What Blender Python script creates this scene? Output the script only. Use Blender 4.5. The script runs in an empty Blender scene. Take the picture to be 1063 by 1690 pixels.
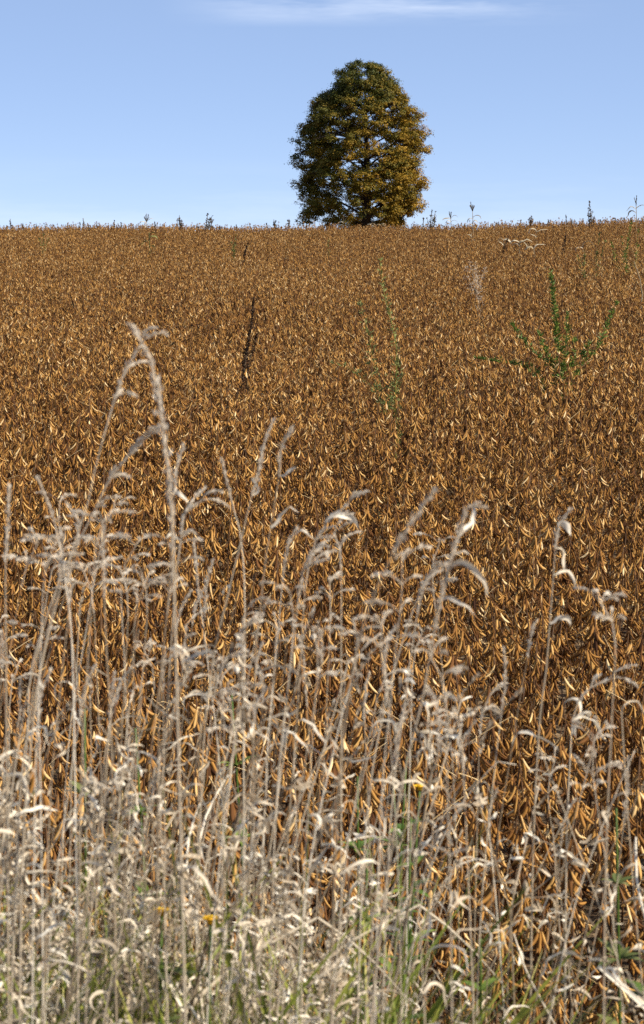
import bpy, math, random
import numpy as np
from mathutils import Vector, Matrix

random.seed(7)
R = random.Random(11)
NR = np.random.default_rng(5)
S = bpy.context.scene
COL = S.collection

# ------------------------------------------------------------------ camera, light, exposure
FPX = 3520.8            # focal length in photograph pixels (1063 x 1690)
EYE = 2.30              # eye height above the near field edge
PITCH = math.atan(425.0 / FPX)
cam_d = bpy.data.cameras.new('camera')
cam = bpy.data.objects.new('camera', cam_d); COL.objects.link(cam); S.camera = cam
cam_d.sensor_fit = 'VERTICAL'; cam_d.sensor_height = 24.0; cam_d.lens = 50.0
cam_d.clip_start = 0.05; cam_d.clip_end = 6000
cam.location = (0, 0, EYE)
cam.rotation_euler = (math.pi / 2 - PITCH, 0, 0)
cam_d.dof.use_dof = True
cam_d.dof.focus_distance = 16.0
cam_d.dof.aperture_fstop = 10.0
cam_d.dof.aperture_blades = 7

SUN_EL, SUN_AZ = math.radians(40), math.radians(108)     # azimuth clockwise from the view direction
w = bpy.data.worlds.new('World'); S.world = w; w.use_nodes = True
nt = w.node_tree; nt.nodes.clear()
N = nt.nodes.new
out = N('ShaderNodeOutputWorld'); bg = N('ShaderNodeBackground'); sky = N('ShaderNodeTexSky')
sky.sky_type = 'NISHITA'; sky.sun_disc = False
sky.sun_elevation = SUN_EL; sky.sun_rotation = SUN_AZ
sky.altitude = 3000; sky.air_density = 0.6; sky.dust_density = 0.0; sky.ozone_density = 4.0
bg.inputs['Strength'].default_value = 0.106
L = nt.links.new
tint = N('ShaderNodeMix'); tint.data_type = 'RGBA'; tint.blend_type = 'MULTIPLY'; tint.inputs['Factor'].default_value = 1.0
tint.inputs['B'].default_value = (1.06, .90, .86, 1); L(sky.outputs[0], tint.inputs['A'])
veil = N('ShaderNodeMix'); veil.data_type = 'RGBA'; veil.inputs['Factor'].default_value = 0.50      # thin high veil over the whole sky
veil.inputs['B'].default_value = (2.55, 3.55, 5.3, 1); L(tint.outputs['Result'], veil.inputs['A'])
tc = N('ShaderNodeTexCoord'); mp = N('ShaderNodeMapping'); nz = N('ShaderNodeTexNoise'); rmp = N('ShaderNodeValToRGB')
mp.inputs['Scale'].default_value = (3.2, 1.0, 26.0); mp.inputs['Location'].default_value = (0.15, 0.0, 0.7)
nz.inputs['Scale'].default_value = 1.5; nz.inputs['Detail'].default_value = 6; nz.inputs['Roughness'].default_value = 0.6
rmp.color_ramp.elements[0].position = 0.47; rmp.color_ramp.elements[0].color = (0, 0, 0, 1)
rmp.color_ramp.elements[1].position = 0.72; rmp.color_ramp.elements[1].color = (1, 1, 1, 1)
sx = N('ShaderNodeSeparateXYZ'); L(tc.outputs['Generated'], sx.inputs[0])
bands = []
for lo, hi, amt in ((.103, .115, .95), (.045, .018, .30)):                     # cirrus high up, a faint bank low down
    mr = N('ShaderNodeMapRange'); mr.inputs['From Min'].default_value = lo; mr.inputs['From Max'].default_value = hi; mr.inputs['To Max'].default_value = amt
    L(sx.outputs['Z'], mr.inputs['Value']); bands.append(mr)
ad = N('ShaderNodeMath'); ad.operation = 'ADD'; L(bands[0].outputs[0], ad.inputs[0]); L(bands[1].outputs[0], ad.inputs[1])
xm = N('ShaderNodeMapRange'); xm.interpolation_type = 'SMOOTHSTEP'; xa = N('ShaderNodeMath'); xa.operation = 'ABSOLUTE'; xs_ = N('ShaderNodeMath'); xs_.operation = 'SUBTRACT'; xs_.inputs[1].default_value = .03
L(sx.outputs['X'], xs_.inputs[0]); L(xs_.outputs[0], xa.inputs[0]); L(xa.outputs[0], xm.inputs['Value'])
xm.inputs['From Min'].default_value = .11; xm.inputs['From Max'].default_value = .03          # the cirrus is one small patch
xc = N('ShaderNodeMath'); xc.operation = 'MULTIPLY'; L(bands[0].outputs[0], xc.inputs[0]); L(xm.outputs[0], xc.inputs[1]); L(xc.outputs[0], ad.inputs[0])
ml = N('ShaderNodeMath'); ml.operation = 'MULTIPLY'; L(ad.outputs[0], ml.inputs[0]); L(rmp.outputs[0], ml.inputs[1])
mix = N('ShaderNodeMix'); mix.data_type = 'RGBA'; mix.inputs['B'].default_value = (5.8, 6.3, 7.2, 1)
L(tc.outputs['Generated'], mp.inputs['Vector']); L(mp.outputs[0], nz.inputs['Vector']); L(nz.outputs['Fac'], rmp.inputs[0])
L(ml.outputs[0], mix.inputs['Factor']); L(veil.outputs['Result'], mix.inputs['A']); L(mix.outputs['Result'], bg.inputs['Color'])
L(bg.outputs[0], out.inputs[0])

sd = bpy.data.lights.new('sun', 'SUN'); so = bpy.data.objects.new('sun', sd); COL.objects.link(so)
sd.energy = 5.0; sd.angle = math.radians(0.53); sd.color = (1.0, 0.93, 0.82)
sdir = Vector((math.sin(SUN_AZ) * math.cos(SUN_EL), math.cos(SUN_AZ) * math.cos(SUN_EL), math.sin(SUN_EL)))
so.rotation_euler = sdir.to_track_quat('Z', 'Y').to_euler(); so.location = (30, 0, 40)

S.view_settings.view_transform = 'Standard'; S.view_settings.look = 'None'
S.view_settings.exposure = 0.72; S.view_settings.gamma = 1.0
S.render.engine = 'CYCLES'
S.cycles.use_denoising = False
S.cycles.max_bounces = 5; S.cycles.diffuse_bounces = 2; S.cycles.glossy_bounces = 1
S.cycles.transmission_bounces = 2; S.cycles.transparent_max_bounces = 4
S.cycles.caustics_reflective = False; S.cycles.caustics_refractive = False

# ------------------------------------------------------------------ terrain
_y = np.arange(-60, 3000, 0.5)
_s = np.where(_y < 0, 0.0, np.where(_y < 62, 0.032, np.where(_y < 90, 0.032 - (_y - 62) * 0.036 / 28, np.where(_y < 350, -0.004, -0.015))))
_z = np.cumsum(_s) * 0.5; _z -= np.interp(0, _y, _z)


def ground(x, y):
    """height of the field: a verge at the camera, a slow rise to a crest, then level land beyond"""
    x = np.asarray(x, float); y = np.asarray(y, float)
    z = np.interp(y, _y, _z)
    t = np.clip((4.05 - y) / 1.5, 0, 1); z = z + 0.72 * t * t * (3 - 2 * t)
    yy = np.clip(y / 80, 0, 1) ** 2
    xx = np.clip(x, -30, 26)
    z = z + 0.030 * np.log1p(np.exp((xx - 3.0) / 1.2)) * 1.2 * yy
    z = z + 0.012 * np.sin(x * 2.1 + y * 0.7) + 0.010 * np.sin(y * 2.9 - x * 1.3)
    z = z + 0.05 * np.sin(x * 0.31 + 1.0) * np.sin(y * 0.13) * yy
    return z


def gz(x, y):
    return float(ground(x, y))


def at(u, v, d):
    """the point at distance d (metres along +Y) seen at photograph pixel u, v"""
    a, b = (u - 531.5) / FPX, -(v - 845.0) / FPX
    cy = math.cos(PITCH) + b * math.sin(PITCH); cz = -math.sin(PITCH) + b * math.cos(PITCH)
    k = d / cy
    return np.array([a * k, d, EYE + cz * k])


def dist_of_canopy(v):
    return 1.45 * 3520.0 / max(v - 308.0, 20)


# ------------------------------------------------------------------ mesh helpers
def nrm(a):
    a = np.asarray(a, float); return a / (np.linalg.norm(a) + 1e-12)


class MB:
    def __init__(s):
        s.v = []; s.f = []; s.a = []; s.n = 0

    def add(s, verts, faces, val):
        verts = np.asarray(verts, float)
        s.v.append(verts); s.f += [tuple(i + s.n for i in f) for f in faces]
        s.a.append(np.full(len(verts), val) if np.isscalar(val) else np.asarray(val, float)); s.n += len(verts)
        return s

    def tube(s, pts, rad, n=5, val=0.5, flat=1.0, cap=True):
        pts = np.asarray(pts, float); m = len(pts)
        rad = np.full(m, rad) if np.isscalar(rad) else np.asarray(rad, float)
        t0 = nrm(pts[1] - pts[0]); up = np.array([0, 0, 1.0]) if abs(t0[2]) < 0.9 else np.array([1.0, 0, 0])
        u = nrm(np.cross(t0, up)); V = []
        for i in range(m):
            t = nrm(pts[min(i + 1, m - 1)] - pts[max(i - 1, 0)])
            u = nrm(u - t * np.dot(u, t)); w_ = np.cross(t, u)
            for k in range(n):
                a = 2 * math.pi * k / n
                V.append(pts[i] + rad[i] * (math.cos(a) * u + math.sin(a) * flat * w_))
        F = [(i * n + k, i * n + (k + 1) % n, (i + 1) * n + (k + 1) % n, (i + 1) * n + k) for i in range(m - 1) for k in range(n)]
        if cap:
            F.append(tuple(range(n - 1, -1, -1))); F.append(tuple((m - 1) * n + k for k in range(n)))
        return s.add(V, F, val)

    def ribbon(s, pts, wid, val=0.5, side=None, twist=0.0, fold=0.25):
        """a leaf blade: three vertices across, folded along its midrib"""
        pts = np.asarray(pts, float); m = len(pts)
        if side is None:
            side = np.array([R.uniform(-1, 1), R.uniform(-1, 1), R.uniform(-.4, .4)])
        side = nrm(side); V = []
        for i in range(m):
            t = nrm(pts[min(i + 1, m - 1)] - pts[max(i - 1, 0)])
            side = nrm(side - t * np.dot(side, t)); nn = np.cross(t, side)
            a = twist * i / (m - 1); sv = side * math.cos(a) + nn * math.sin(a); nv = np.cross(t, sv)
            h = wid[i] * 0.5
            V += [pts[i] - sv * h + nv * h * fold, pts[i], pts[i] + sv * h + nv * h * fold]
        F = []
        for i in range(m - 1):
            a = i * 3
            F += [(a, a + 1, a + 4, a + 3), (a + 1, a + 2, a + 5, a + 4)]
        return s.add(V, F, val)

    def diamonds(s, c, d, ln, wd, val):
        """many small pointed leaves or spikelets: centres c, directions d, with random roll; val per item"""
        c = np.asarray(c, float); n = len(c)
        if n == 0: return s
        d = np.asarray(d, float); d = d / (np.linalg.norm(d, axis=1, keepdims=True) + 1e-9)
        r = NR.normal(size=(n, 3)); u = np.cross(d, r); u /= (np.linalg.norm(u, axis=1, keepdims=True) + 1e-9)
        w_ = np.cross(d, u)
        ln = np.broadcast_to(ln, (n,))[:, None]; wd = np.broadcast_to(wd, (n,))[:, None]
        V = np.stack([c - d * ln * .5, c + u * wd * .5 + w_ * wd * .22, c + d * ln * .5, c - u * wd * .5 + w_ * wd * .22], 1).reshape(-1, 3)
        F = [(4 * i, 4 * i + 1, 4 * i + 2, 4 * i + 3) for i in range(n)]
        return s.add(V, F, np.repeat(np.broadcast_to(val, (n,)), 4))

    def mesh(s, name, mat, smooth=True):
        me = bpy.data.meshes.new(name)
        if s.v:
            V = np.concatenate(s.v); me.from_pydata(V, [], s.f)
            at_ = me.attributes.new('tone', 'FLOAT', 'POINT'); at_.data.foreach_set('value', np.concatenate(s.a).astype(np.float32))
        me.materials.append(mat)
        if smooth: me.polygons.foreach_set('use_smooth', [True] * len(me.polygons))
        return me


def tag(o, label=None, cat=None, group=None, kind=None):
    for k, v_ in (('label', label), ('category', cat), ('group', group), ('kind', kind)):
        if v_: o[k] = v_
    return o


def part(name, mesh, parent, loc=None):
    o = bpy.data.objects.new(name, mesh); COL.objects.link(o); o.parent = parent
    if loc is not None: o.location = loc
    return o


def empty(name, loc, rz=0.0):
    o = bpy.data.objects.new(name, None); COL.objects.link(o); o.location = loc; o.rotation_euler = (0, 0, rz)
    o.empty_display_size = 0.1
    return o


def arc(p, d, bend, length, n=6, droop=0.0):
    """centreline starting at p along d, turning towards the vector bend"""
    p = np.array(p, float); d = nrm(d); pts = [p.copy()]; st = length / (n - 1)
    for i in range(n - 1):
        p = p + d * st; pts.append(p.copy()); d = nrm(d + np.asarray(bend) + np.array([0, 0, -droop]))
    return np.array(pts)


def resample(pts, n):
    pts = np.asarray(pts, float); m = len(pts)
    if m < 3:
        t = np.linspace(0, 1, n)[:, None]; return pts[0] * (1 - t) + pts[-1] * t
    out_ = []
    seg = np.linalg.norm(np.diff(pts, axis=0), axis=1); cs = np.concatenate([[0], np.cumsum(seg)])
    for s_ in np.linspace(0, cs[-1], n):
        i = min(int(np.searchsorted(cs, s_, 'right')) - 1, m - 2); t = (s_ - cs[i]) / max(seg[i], 1e-9)
        p0, p1, p2, p3 = pts[max(i - 1, 0)], pts[i], pts[i + 1], pts[min(i + 2, m - 1)]
        out_.append(0.5 * ((2 * p1) + (-p0 + p2) * t + (2 * p0 - 5 * p1 + 4 * p2 - p3) * t * t + (-p0 + 3 * p1 - 3 * p2 + p3) * t ** 3))
    return np.array(out_)


# ------------------------------------------------------------------ materials
def mat(name, stops, rough=0.7, spec=0.25, transl=0.0, rnd=0.25, noise=0.0, nscale=3.0, bump=0.0, bscale=200.0, sat_noise=0.0):
    """colour ramp over the 'tone' attribute, shifted by a random value per object and by a world-space noise"""
    m = bpy.data.materials.new(name); m.use_nodes = True; t = m.node_tree; t.nodes.clear(); N = t.nodes.new; L = t.links.new
    o = N('ShaderNodeOutputMaterial'); b = N('ShaderNodeBsdfPrincipled')
    a = N('ShaderNodeAttribute'); a.attribute_name = 'tone'
    oi = N('ShaderNodeObjectInfo'); cr = N('ShaderNodeValToRGB')
    e = cr.color_ramp.elements
    while len(e) > len(stops): e.remove(e[-1])
    while len(e) < len(stops): e.new(0.5)
    for i, (p, c) in enumerate(stops): e[i].position = p; e[i].color = (*c, 1)
    m1 = N('ShaderNodeMath'); m1.operation = 'MULTIPLY_ADD'; L(oi.outputs['Random'], m1.inputs[0]); m1.inputs[1].default_value = rnd; m1.inputs[2].default_value = -rnd / 2
    m2 = N('ShaderNodeMath'); m2.operation = 'ADD'; L(a.outputs['Fac'], m2.inputs[0]); L(m1.outputs[0], m2.inputs[1])
    last = m2.outputs[0]
    geo = N('ShaderNodeNewGeometry')
    if noise:
        n = N('ShaderNodeTexNoise'); n.inputs['Scale'].default_value = nscale; n.inputs['Detail'].default_value = 3
        L(geo.outputs['Position'], n.inputs['Vector'])
        m3 = N('ShaderNodeMath'); m3.operation = 'MULTIPLY_ADD'; L(n.outputs['Fac'], m3.inputs[0]); m3.inputs[1].default_value = noise
        m4 = N('ShaderNodeMath'); m4.operation = 'SUBTRACT'; L(last, m4.inputs[0]); m4.inputs[1].default_value = noise / 2
        L(m4.outputs[0], m3.inputs[2]); last = m3.outputs[0]
    L(last, cr.inputs[0]); L(cr.outputs[0], b.inputs['Base Color'])
    b.inputs['Roughness'].default_value = rough; b.inputs['Specular IOR Level'].default_value = spec
    if bump:
        n = N('ShaderNodeTexNoise'); n.inputs['Scale'].default_value = bscale; L(geo.outputs['Position'], n.inputs['Vector'])
        bp = N('ShaderNodeBump'); bp.inputs['Strength'].default_value = bump; bp.inputs['Distance'].default_value = 0.02
        L(n.outputs['Fac'], bp.inputs['Height']); L(bp.outputs[0], b.inputs['Normal'])
    if transl:
        tr = N('ShaderNodeBsdfTranslucent'); L(cr.outputs[0], tr.inputs['Color'])
        mx = N('ShaderNodeMixShader'); mx.inputs[0].default_value = transl
        L(b.outputs[0], mx.inputs[1]); L(tr.outputs[0], mx.inputs[2]); L(mx.outputs[0], o.inputs[0])
    else:
        L(b.outputs[0], o.inputs[0])
    return m


M_pod = mat('soybean_pod', [(0.0, (.035, .012, .004)), (0.35, (.150, .062, .018)), (0.62, (.38, .182, .042)), (0.82, (.58, .330, .100)), (1.0, (.78, .56, .28))],
            rough=0.75, spec=0.12, transl=0.10, rnd=0.28, noise=0.34, nscale=0.30)
M_stem = mat('soybean_stem', [(0.0, (.055, .026, .012)), (0.6, (.15, .075, .03)), (1.0, (.30, .19, .09))], rough=0.7, rnd=0.3)
M_dry = mat('dry_grass', [(0.0, (.14, .095, .055)), (0.4, (.46, .36, .24)), (0.75, (.70, .59, .43)), (1.0, (.90, .81, .65))],
            rough=0.55, spec=0.3, transl=0.22, rnd=0.25)
M_head = mat('seed_head', [(0.0, (.34, .26, .18)), (0.5, (.68, .57, .43)), (1.0, (.90, .82, .68))], rough=0.7, spec=0.2, transl=0.40, rnd=0.15)
M_green = mat('green_blade', [(0.0, (.04, .065, .014)), (0.45, (.16, .195, .026)), (0.8, (.35, .35, .06)), (1.0, (.56, .47, .16))],
              rough=0.5, spec=0.3, transl=0.3, rnd=0.35)
M_weed = mat('weed_leaf', [(0.0, (.03, .055, .010)), (0.5, (.10, .165, .022)), (1.0, (.26, .31, .05))], rough=0.55, spec=0.3, transl=0.25, rnd=0.1)
M_olive = mat('olive_weed_leaf', [(0.0, (.035, .05, .014)), (0.5, (.11, .13, .035)), (1.0, (.26, .26, .08))], rough=0.6, spec=0.2, transl=0.2, rnd=0.1)
M_dock = mat('dark_seed', [(0.0, (.022, .012, .008)), (1.0, (.10, .055, .03))], rough=0.8, spec=0.1, rnd=0.1)
M_straw = mat('dry_maize', [(0.0, (.16, .11, .06)), (0.5, (.38, .30, .18)), (1.0, (.64, .55, .38))], rough=0.6, spec=0.2, transl=0.2, rnd=0.1)
M_far = mat('dry_weed', [(0.0, (.05, .035, .022)), (0.5, (.13, .10, .065)), (1.0, (.28, .23, .15))], rough=0.8, spec=0.1, rnd=0.3)
M_leaf = mat('maple_leaf', [(0.0, (.022, .030, .005)), (0.30, (.068, .074, .009)), (0.55, (.165, .115, .010)), (0.78, (.33, .185, .016)), (1.0, (.50, .29, .03))],
             rough=0.6, spec=0.2, transl=0.16, rnd=0.0)
M_bark = mat('bark', [(0.0, (.02, .014, .010)), (1.0, (.075, .052, .036))], rough=0.9, spec=0.1, rnd=0.0, noise=0.8, nscale=4.0, bump=0.6, bscale=9.0)
M_yellow = mat('yellow_petal', [(0.0, (.70, .36, .01)), (1.0, (.85, .55, .02))], rough=0.6, spec=0.2, transl=0.2, rnd=0.2)


def soil_material():
    m = bpy.data.materials.new('field_soil'); m.use_nodes = True; t = m.node_tree; N = t.nodes.new; L = t.links.new
    b = t.nodes['Principled BSDF']; g = N('ShaderNodeNewGeometry')
    n1 = N('ShaderNodeTexNoise'); n1.inputs['Scale'].default_value = 9; n1.inputs['Detail'].default_value = 8; n1.inputs['Roughness'].default_value = .7
    n2 = N('ShaderNodeTexVoronoi'); n2.inputs['Scale'].default_value = 38
    cr = N('ShaderNodeValToRGB'); e = cr.color_ramp.elements
    e[0].position = .3; e[0].color = (.020, .012, .008, 1); e[1].position = .62; e[1].color = (.095, .060, .034, 1)
    e.new(.8).color = (.26, .18, .10, 1)
    ad = N('ShaderNodeMath'); ad.operation = 'MULTIPLY_ADD'; ad.inputs[1].default_value = .35
    L(g.outputs['Position'], n1.inputs['Vector']); L(g.outputs['Position'], n2.inputs['Vector'])
    L(n2.outputs['Distance'], ad.inputs[0]); L(n1.outputs['Fac'], ad.inputs[2]); L(ad.outputs[0], cr.inputs[0]); L(cr.outputs[0], b.inputs['Base Color'])
    b.inputs['Roughness'].default_value = .95; b.inputs['Specular IOR Level'].default_value = .1
    bp = N('ShaderNodeBump'); bp.inputs['Strength'].default_value = .9; bp.inputs['Distance'].default_value = .05
    L(ad.outputs[0], bp.inputs['Height']); L(bp.outputs[0], b.inputs['Normal'])
    return m


# ------------------------------------------------------------------ ground sheet
def build_ground():
    xs = np.concatenate([[-1500, -500, -150, -70], np.arange(-36, -6, 1.5), np.arange(-6, 6.01, 0.12), np.arange(7.5, 37, 1.5), [70, 150, 500, 1500]])
    ys = np.concatenate([[-40, -20, -8], np.arange(-3, 12, 0.12), np.arange(12, 100, 1.0), np.arange(100, 400, 12), [420, 600, 900, 1400, 2600]])
    X, Y = np.meshgrid(xs, ys); Z = ground(X, Y)
    n, m = len(xs), len(ys)
    me = bpy.data.meshes.new('ground')
    me.from_pydata(np.stack([X, Y, Z], -1).reshape(-1, 3), [], [(j * n + i, j * n + i + 1, (j + 1) * n + i + 1, (j + 1) * n + i) for j in range(m - 1) for i in range(n - 1)])
    me.polygons.foreach_set('use_smooth', [True] * len(me.polygons)); me.materials.append(soil_material())
    o = bpy.data.objects.new('ground', me); COL.objects.link(o); o['kind'] = 'structure'


build_ground()


# ------------------------------------------------------------------ scattering of uncountable growth (one object each)
def scatter(name, protos, P, rot, sc, idx, label, cat):
    c = bpy.data.collections.new(name + '_forms')
    for i, me in enumerate(protos):
        o = bpy.data.objects.new('%s_form_%02d' % (name, i), me); c.objects.link(o)
    me = bpy.data.meshes.new(name); me.from_pydata(P, [], [])
    a = me.attributes.new('turn', 'FLOAT_VECTOR', 'POINT'); a.data.foreach_set('vector', np.asarray(rot, np.float32).ravel())
    a = me.attributes.new('size', 'FLOAT', 'POINT'); a.data.foreach_set('value', np.asarray(sc, np.float32))
    a = me.attributes.new('form', 'INT', 'POINT'); a.data.foreach_set('value', np.asarray(idx, np.int32))
    o = bpy.data.objects.new(name, me); COL.objects.link(o)
    tag(o, label, cat, None, 'stuff')
    g = bpy.data.node_groups.new(name + '_scatter', 'GeometryNodeTree')
    g.interface.new_socket('Geometry', in_out='INPUT', socket_type='NodeSocketGeometry')
    g.interface.new_socket('Geometry', in_out='OUTPUT', socket_type='NodeSocketGeometry')
    N = g.nodes.new; L = g.links.new
    gi, go = N('NodeGroupInput'), N('NodeGroupOutput')
    ci = N('GeometryNodeCollectionInfo'); ci.inputs['Collection'].default_value = c
    ci.inputs['Separate Children'].default_value = True; ci.inputs['Reset Children'].default_value = True
    ip = N('GeometryNodeInstanceOnPoints'); ip.inputs['Pick Instance'].default_value = True

    def na(nm, ty):
        n = N('GeometryNodeInputNamedAttribute'); n.data_type = ty; n.inputs['Name'].default_value = nm
        return [q for q in n.outputs if q.enabled and q.name == 'Attribute'][0]
    mp_ = N('GeometryNodeMeshToPoints')
    e2r = N('FunctionNodeEulerToRotation')
    L(na('turn', 'FLOAT_VECTOR'), e2r.inputs[0])
    L(gi.outputs[0], mp_.inputs[0]); L(mp_.outputs[0], ip.inputs['Points']); L(ci.outputs[0], ip.inputs['Instance'])
    L(na('form', 'INT'), ip.inputs['Instance Index']); L(e2r.outputs[0], ip.inputs['Rotation']); L(na('size', 'FLOAT'), ip.inputs['Scale'])
    L(ip.outputs[0], go.inputs[0])
    md = o.modifiers.new('scatter', 'NODES'); md.node_group = g
    return o


# ------------------------------------------------------------------ soybean plants
def pod(mb, p, d, bend, ln, wd, val):
    pts = arc(p, d, bend, ln, 7)
    k = wd * .5
    rad = k * np.array([.22, .72, 1.0, .92, 1.0, .78, .10])
    mb.tube(pts, rad, 5, val, flat=.62, cap=False)


def soy_variant(seed):
    r = random.Random(seed)
    H = r.uniform(.74, .92); st = MB(); clusters = []
    lean = np.array([r.uniform(-.06, .06), r.uniform(-.06, .06), 0])
    ax = [np.array([0, 0, -.03])]
    for i in range(1, 9):
        t = i / 8; ax.append(np.array([lean[0] * t * t + r.uniform(-.008, .008), lean[1] * t * t + r.uniform(-.008, .008), H * t]))
    ax = np.array(ax); st.tube(ax, np.linspace(.0042, .0016, 9), 5, .35)

    def P(t):
        f = t * 8; i = min(int(f), 7); return ax[i] + (ax[i + 1] - ax[i]) * (f - i)
    axes = [(P, H, .16, 1.0, 10)]
    for b in range(r.choice((1, 2, 2))):
        a = r.uniform(0, 6.28); t0 = r.uniform(.15, .35); p0 = P(t0)
        dirv = nrm([math.cos(a) * .5, math.sin(a) * .5, 1]); ln = r.uniform(.3, .5)
        bp = arc(p0, dirv, [0, 0, .06], ln, 6); st.tube(bp, np.linspace(.003, .0013, 6), 4, .4)
        axes.append((lambda t, bp=bp: bp[min(int(t * 5), 4)] + (bp[min(int(t * 5), 4) + 1] - bp[min(int(t * 5), 4)]) * (t * 5 - min(int(t * 5), 4)), ln, .35, 1.0, 4))
    for fn, h, t0, t1, nn in axes:
        a = r.uniform(0, 6.28)
        for k in range(nn):
            mb = MB(); t = t0 + (t1 - t0) * (k + r.uniform(-.2, .2)) / (nn - 1); t = min(max(t, .05), 1)
            p = fn(t); a += math.pi + r.uniform(-.7, .7)
            for j in range(r.choice((4, 5, 6, 6, 7))):
                aj = a + r.uniform(-1.3, 1.3); o_ = np.array([math.cos(aj), math.sin(aj), 0])
                el = r.uniform(-1.25, .0) if t < .95 else r.uniform(-.9, .9)
                d = o_ * math.cos(el) + np.array([0, 0, math.sin(el)])
                s = p + np.array([0, 0, r.uniform(-.012, .018)])
                q = s + d * r.uniform(.004, .012)
                mb.tube([s, q], .0010, 3, .3, cap=False)
                up = r.uniform(-.10, .10) if r.random() < .3 else r.uniform(.07, .21)
                dd = nrm(d + np.array([0, 0, -2.1]))
                pod(mb, q, dd, o_ * up + np.array([0, 0, up * .6]) + NR.normal(size=3) * .03, r.uniform(.040, .062), r.uniform(.0086, .0116), min(max(r.gauss(.55, .19), .05), 1))
            if r.random() < .5:                        # the bare leaf stalk left at the node
                aj = a + r.uniform(-1, 1)
                mb.tube(arc(p, [math.cos(aj), math.sin(aj), r.uniform(.1, 1.2)], [0, 0, -.05], r.uniform(.05, .16), 4), .0011, 3, r.choice((.2, .3, .5, 1)), cap=False)
            clusters.append((p, mb))
    return st, clusters


NV = 9
soy_forms = []; soy_parts = []
for k in range(NV):
    st, cl = soy_variant(100 + k)
    whole = MB()
    # one merged form for the far mass (pods and stem share one mesh with two materials)
    whole.v = list(st.v); whole.f = list(st.f); whole.a = list(st.a); whole.n = st.n; nst = len(st.f)
    for p, mb in cl:
        whole.f += [tuple(i + whole.n for i in f) for f in mb.f]; whole.v += mb.v; whole.a += mb.a; whole.n += mb.n
    me = whole.mesh('soybean_form', M_stem); me.materials.append(M_pod)
    me.polygons.foreach_set('material_index', [0] * nst + [1] * (len(whole.f) - nst))
    soy_forms.append(me)
    ms = st.mesh('stem', M_stem)
    parts = []
    for p, mb in cl:
        mb.v = [a - p for a in mb.v]; parts.append((p, mb.mesh('pod_cluster', M_pod)))
    soy_parts.append((ms, parts))

# plant positions: drilled rows with jitter, thinner patches here and there
PX, PY = [], []
cell = .18
for j in range(int((84 - 4.15) / cell)):
    y = 4.15 + j * cell
    hw = .151 * y * 1.22 + 1.9
    n = int(2 * hw / cell)
    xs = -hw + (np.arange(n) + NR.uniform(-.5, .5, n)) * cell; ys = y + NR.uniform(-.6, .6, n) * cell
    keep = NR.random(n) < np.clip(.93 - .3 * (np.sin(xs * 2.3 + ys * .9) * np.sin(ys * 1.7 - xs * .6) > .72) - (.35 if y < 4.8 else 0), 0, 1)
    PX.append(xs[keep]); PY.append(ys[keep])
PX = np.concatenate(PX); PY = np.concatenate(PY); PZ = ground(PX, PY)
nP = len(PX)
SC = NR.uniform(.84, 1.10, nP) * (1 + .055 * np.sin(PX * .9 + 1.3 * np.sin(PY * .23)) * np.sin(PY * .41 + PX * .2)) * np.where(PY > 60, NR.uniform(.93, 1.13, nP), 1); ROT = np.stack([NR.normal(0, .07, nP), NR.normal(0, .07, nP), NR.uniform(0, 6.28, nP)], 1); IDX = NR.integers(0, NV, nP)
inside = np.abs(PX) < .151 * PY + .02
order = np.argsort(np.where(inside, PY, 1e9))[:300]
near = np.zeros(nP, bool); near[order] = True
far = ~near
scatter('soybean_crop', soy_forms, np.stack([PX, PY, PZ], 1)[far], ROT[far], SC[far], IDX[far],
        'ripe brown soybean crop covering the field up to the crest', 'crop')
for i in order:
    k = int(IDX[i]); ms, parts = soy_parts[k]
    t = empty('soybean_plant', (PX[i], PY[i], PZ[i])); t.rotation_euler = tuple(ROT[i]); t.scale = (SC[i],) * 3
    tag(t, 'leafless soybean plant hung with curved tan pods, in the row nearest the grass verge' if PY[i] < 5.6 else
        'leafless soybean plant with drooping brown pods, standing a few rows into the field', 'soybean plant',
        'soybean plants along the field edge' if PY[i] < 5.6 else 'soybean plants a few rows in')
    part('stem', ms, t)
    for p, me in parts: part('pod_cluster', me, t, p)

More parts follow.
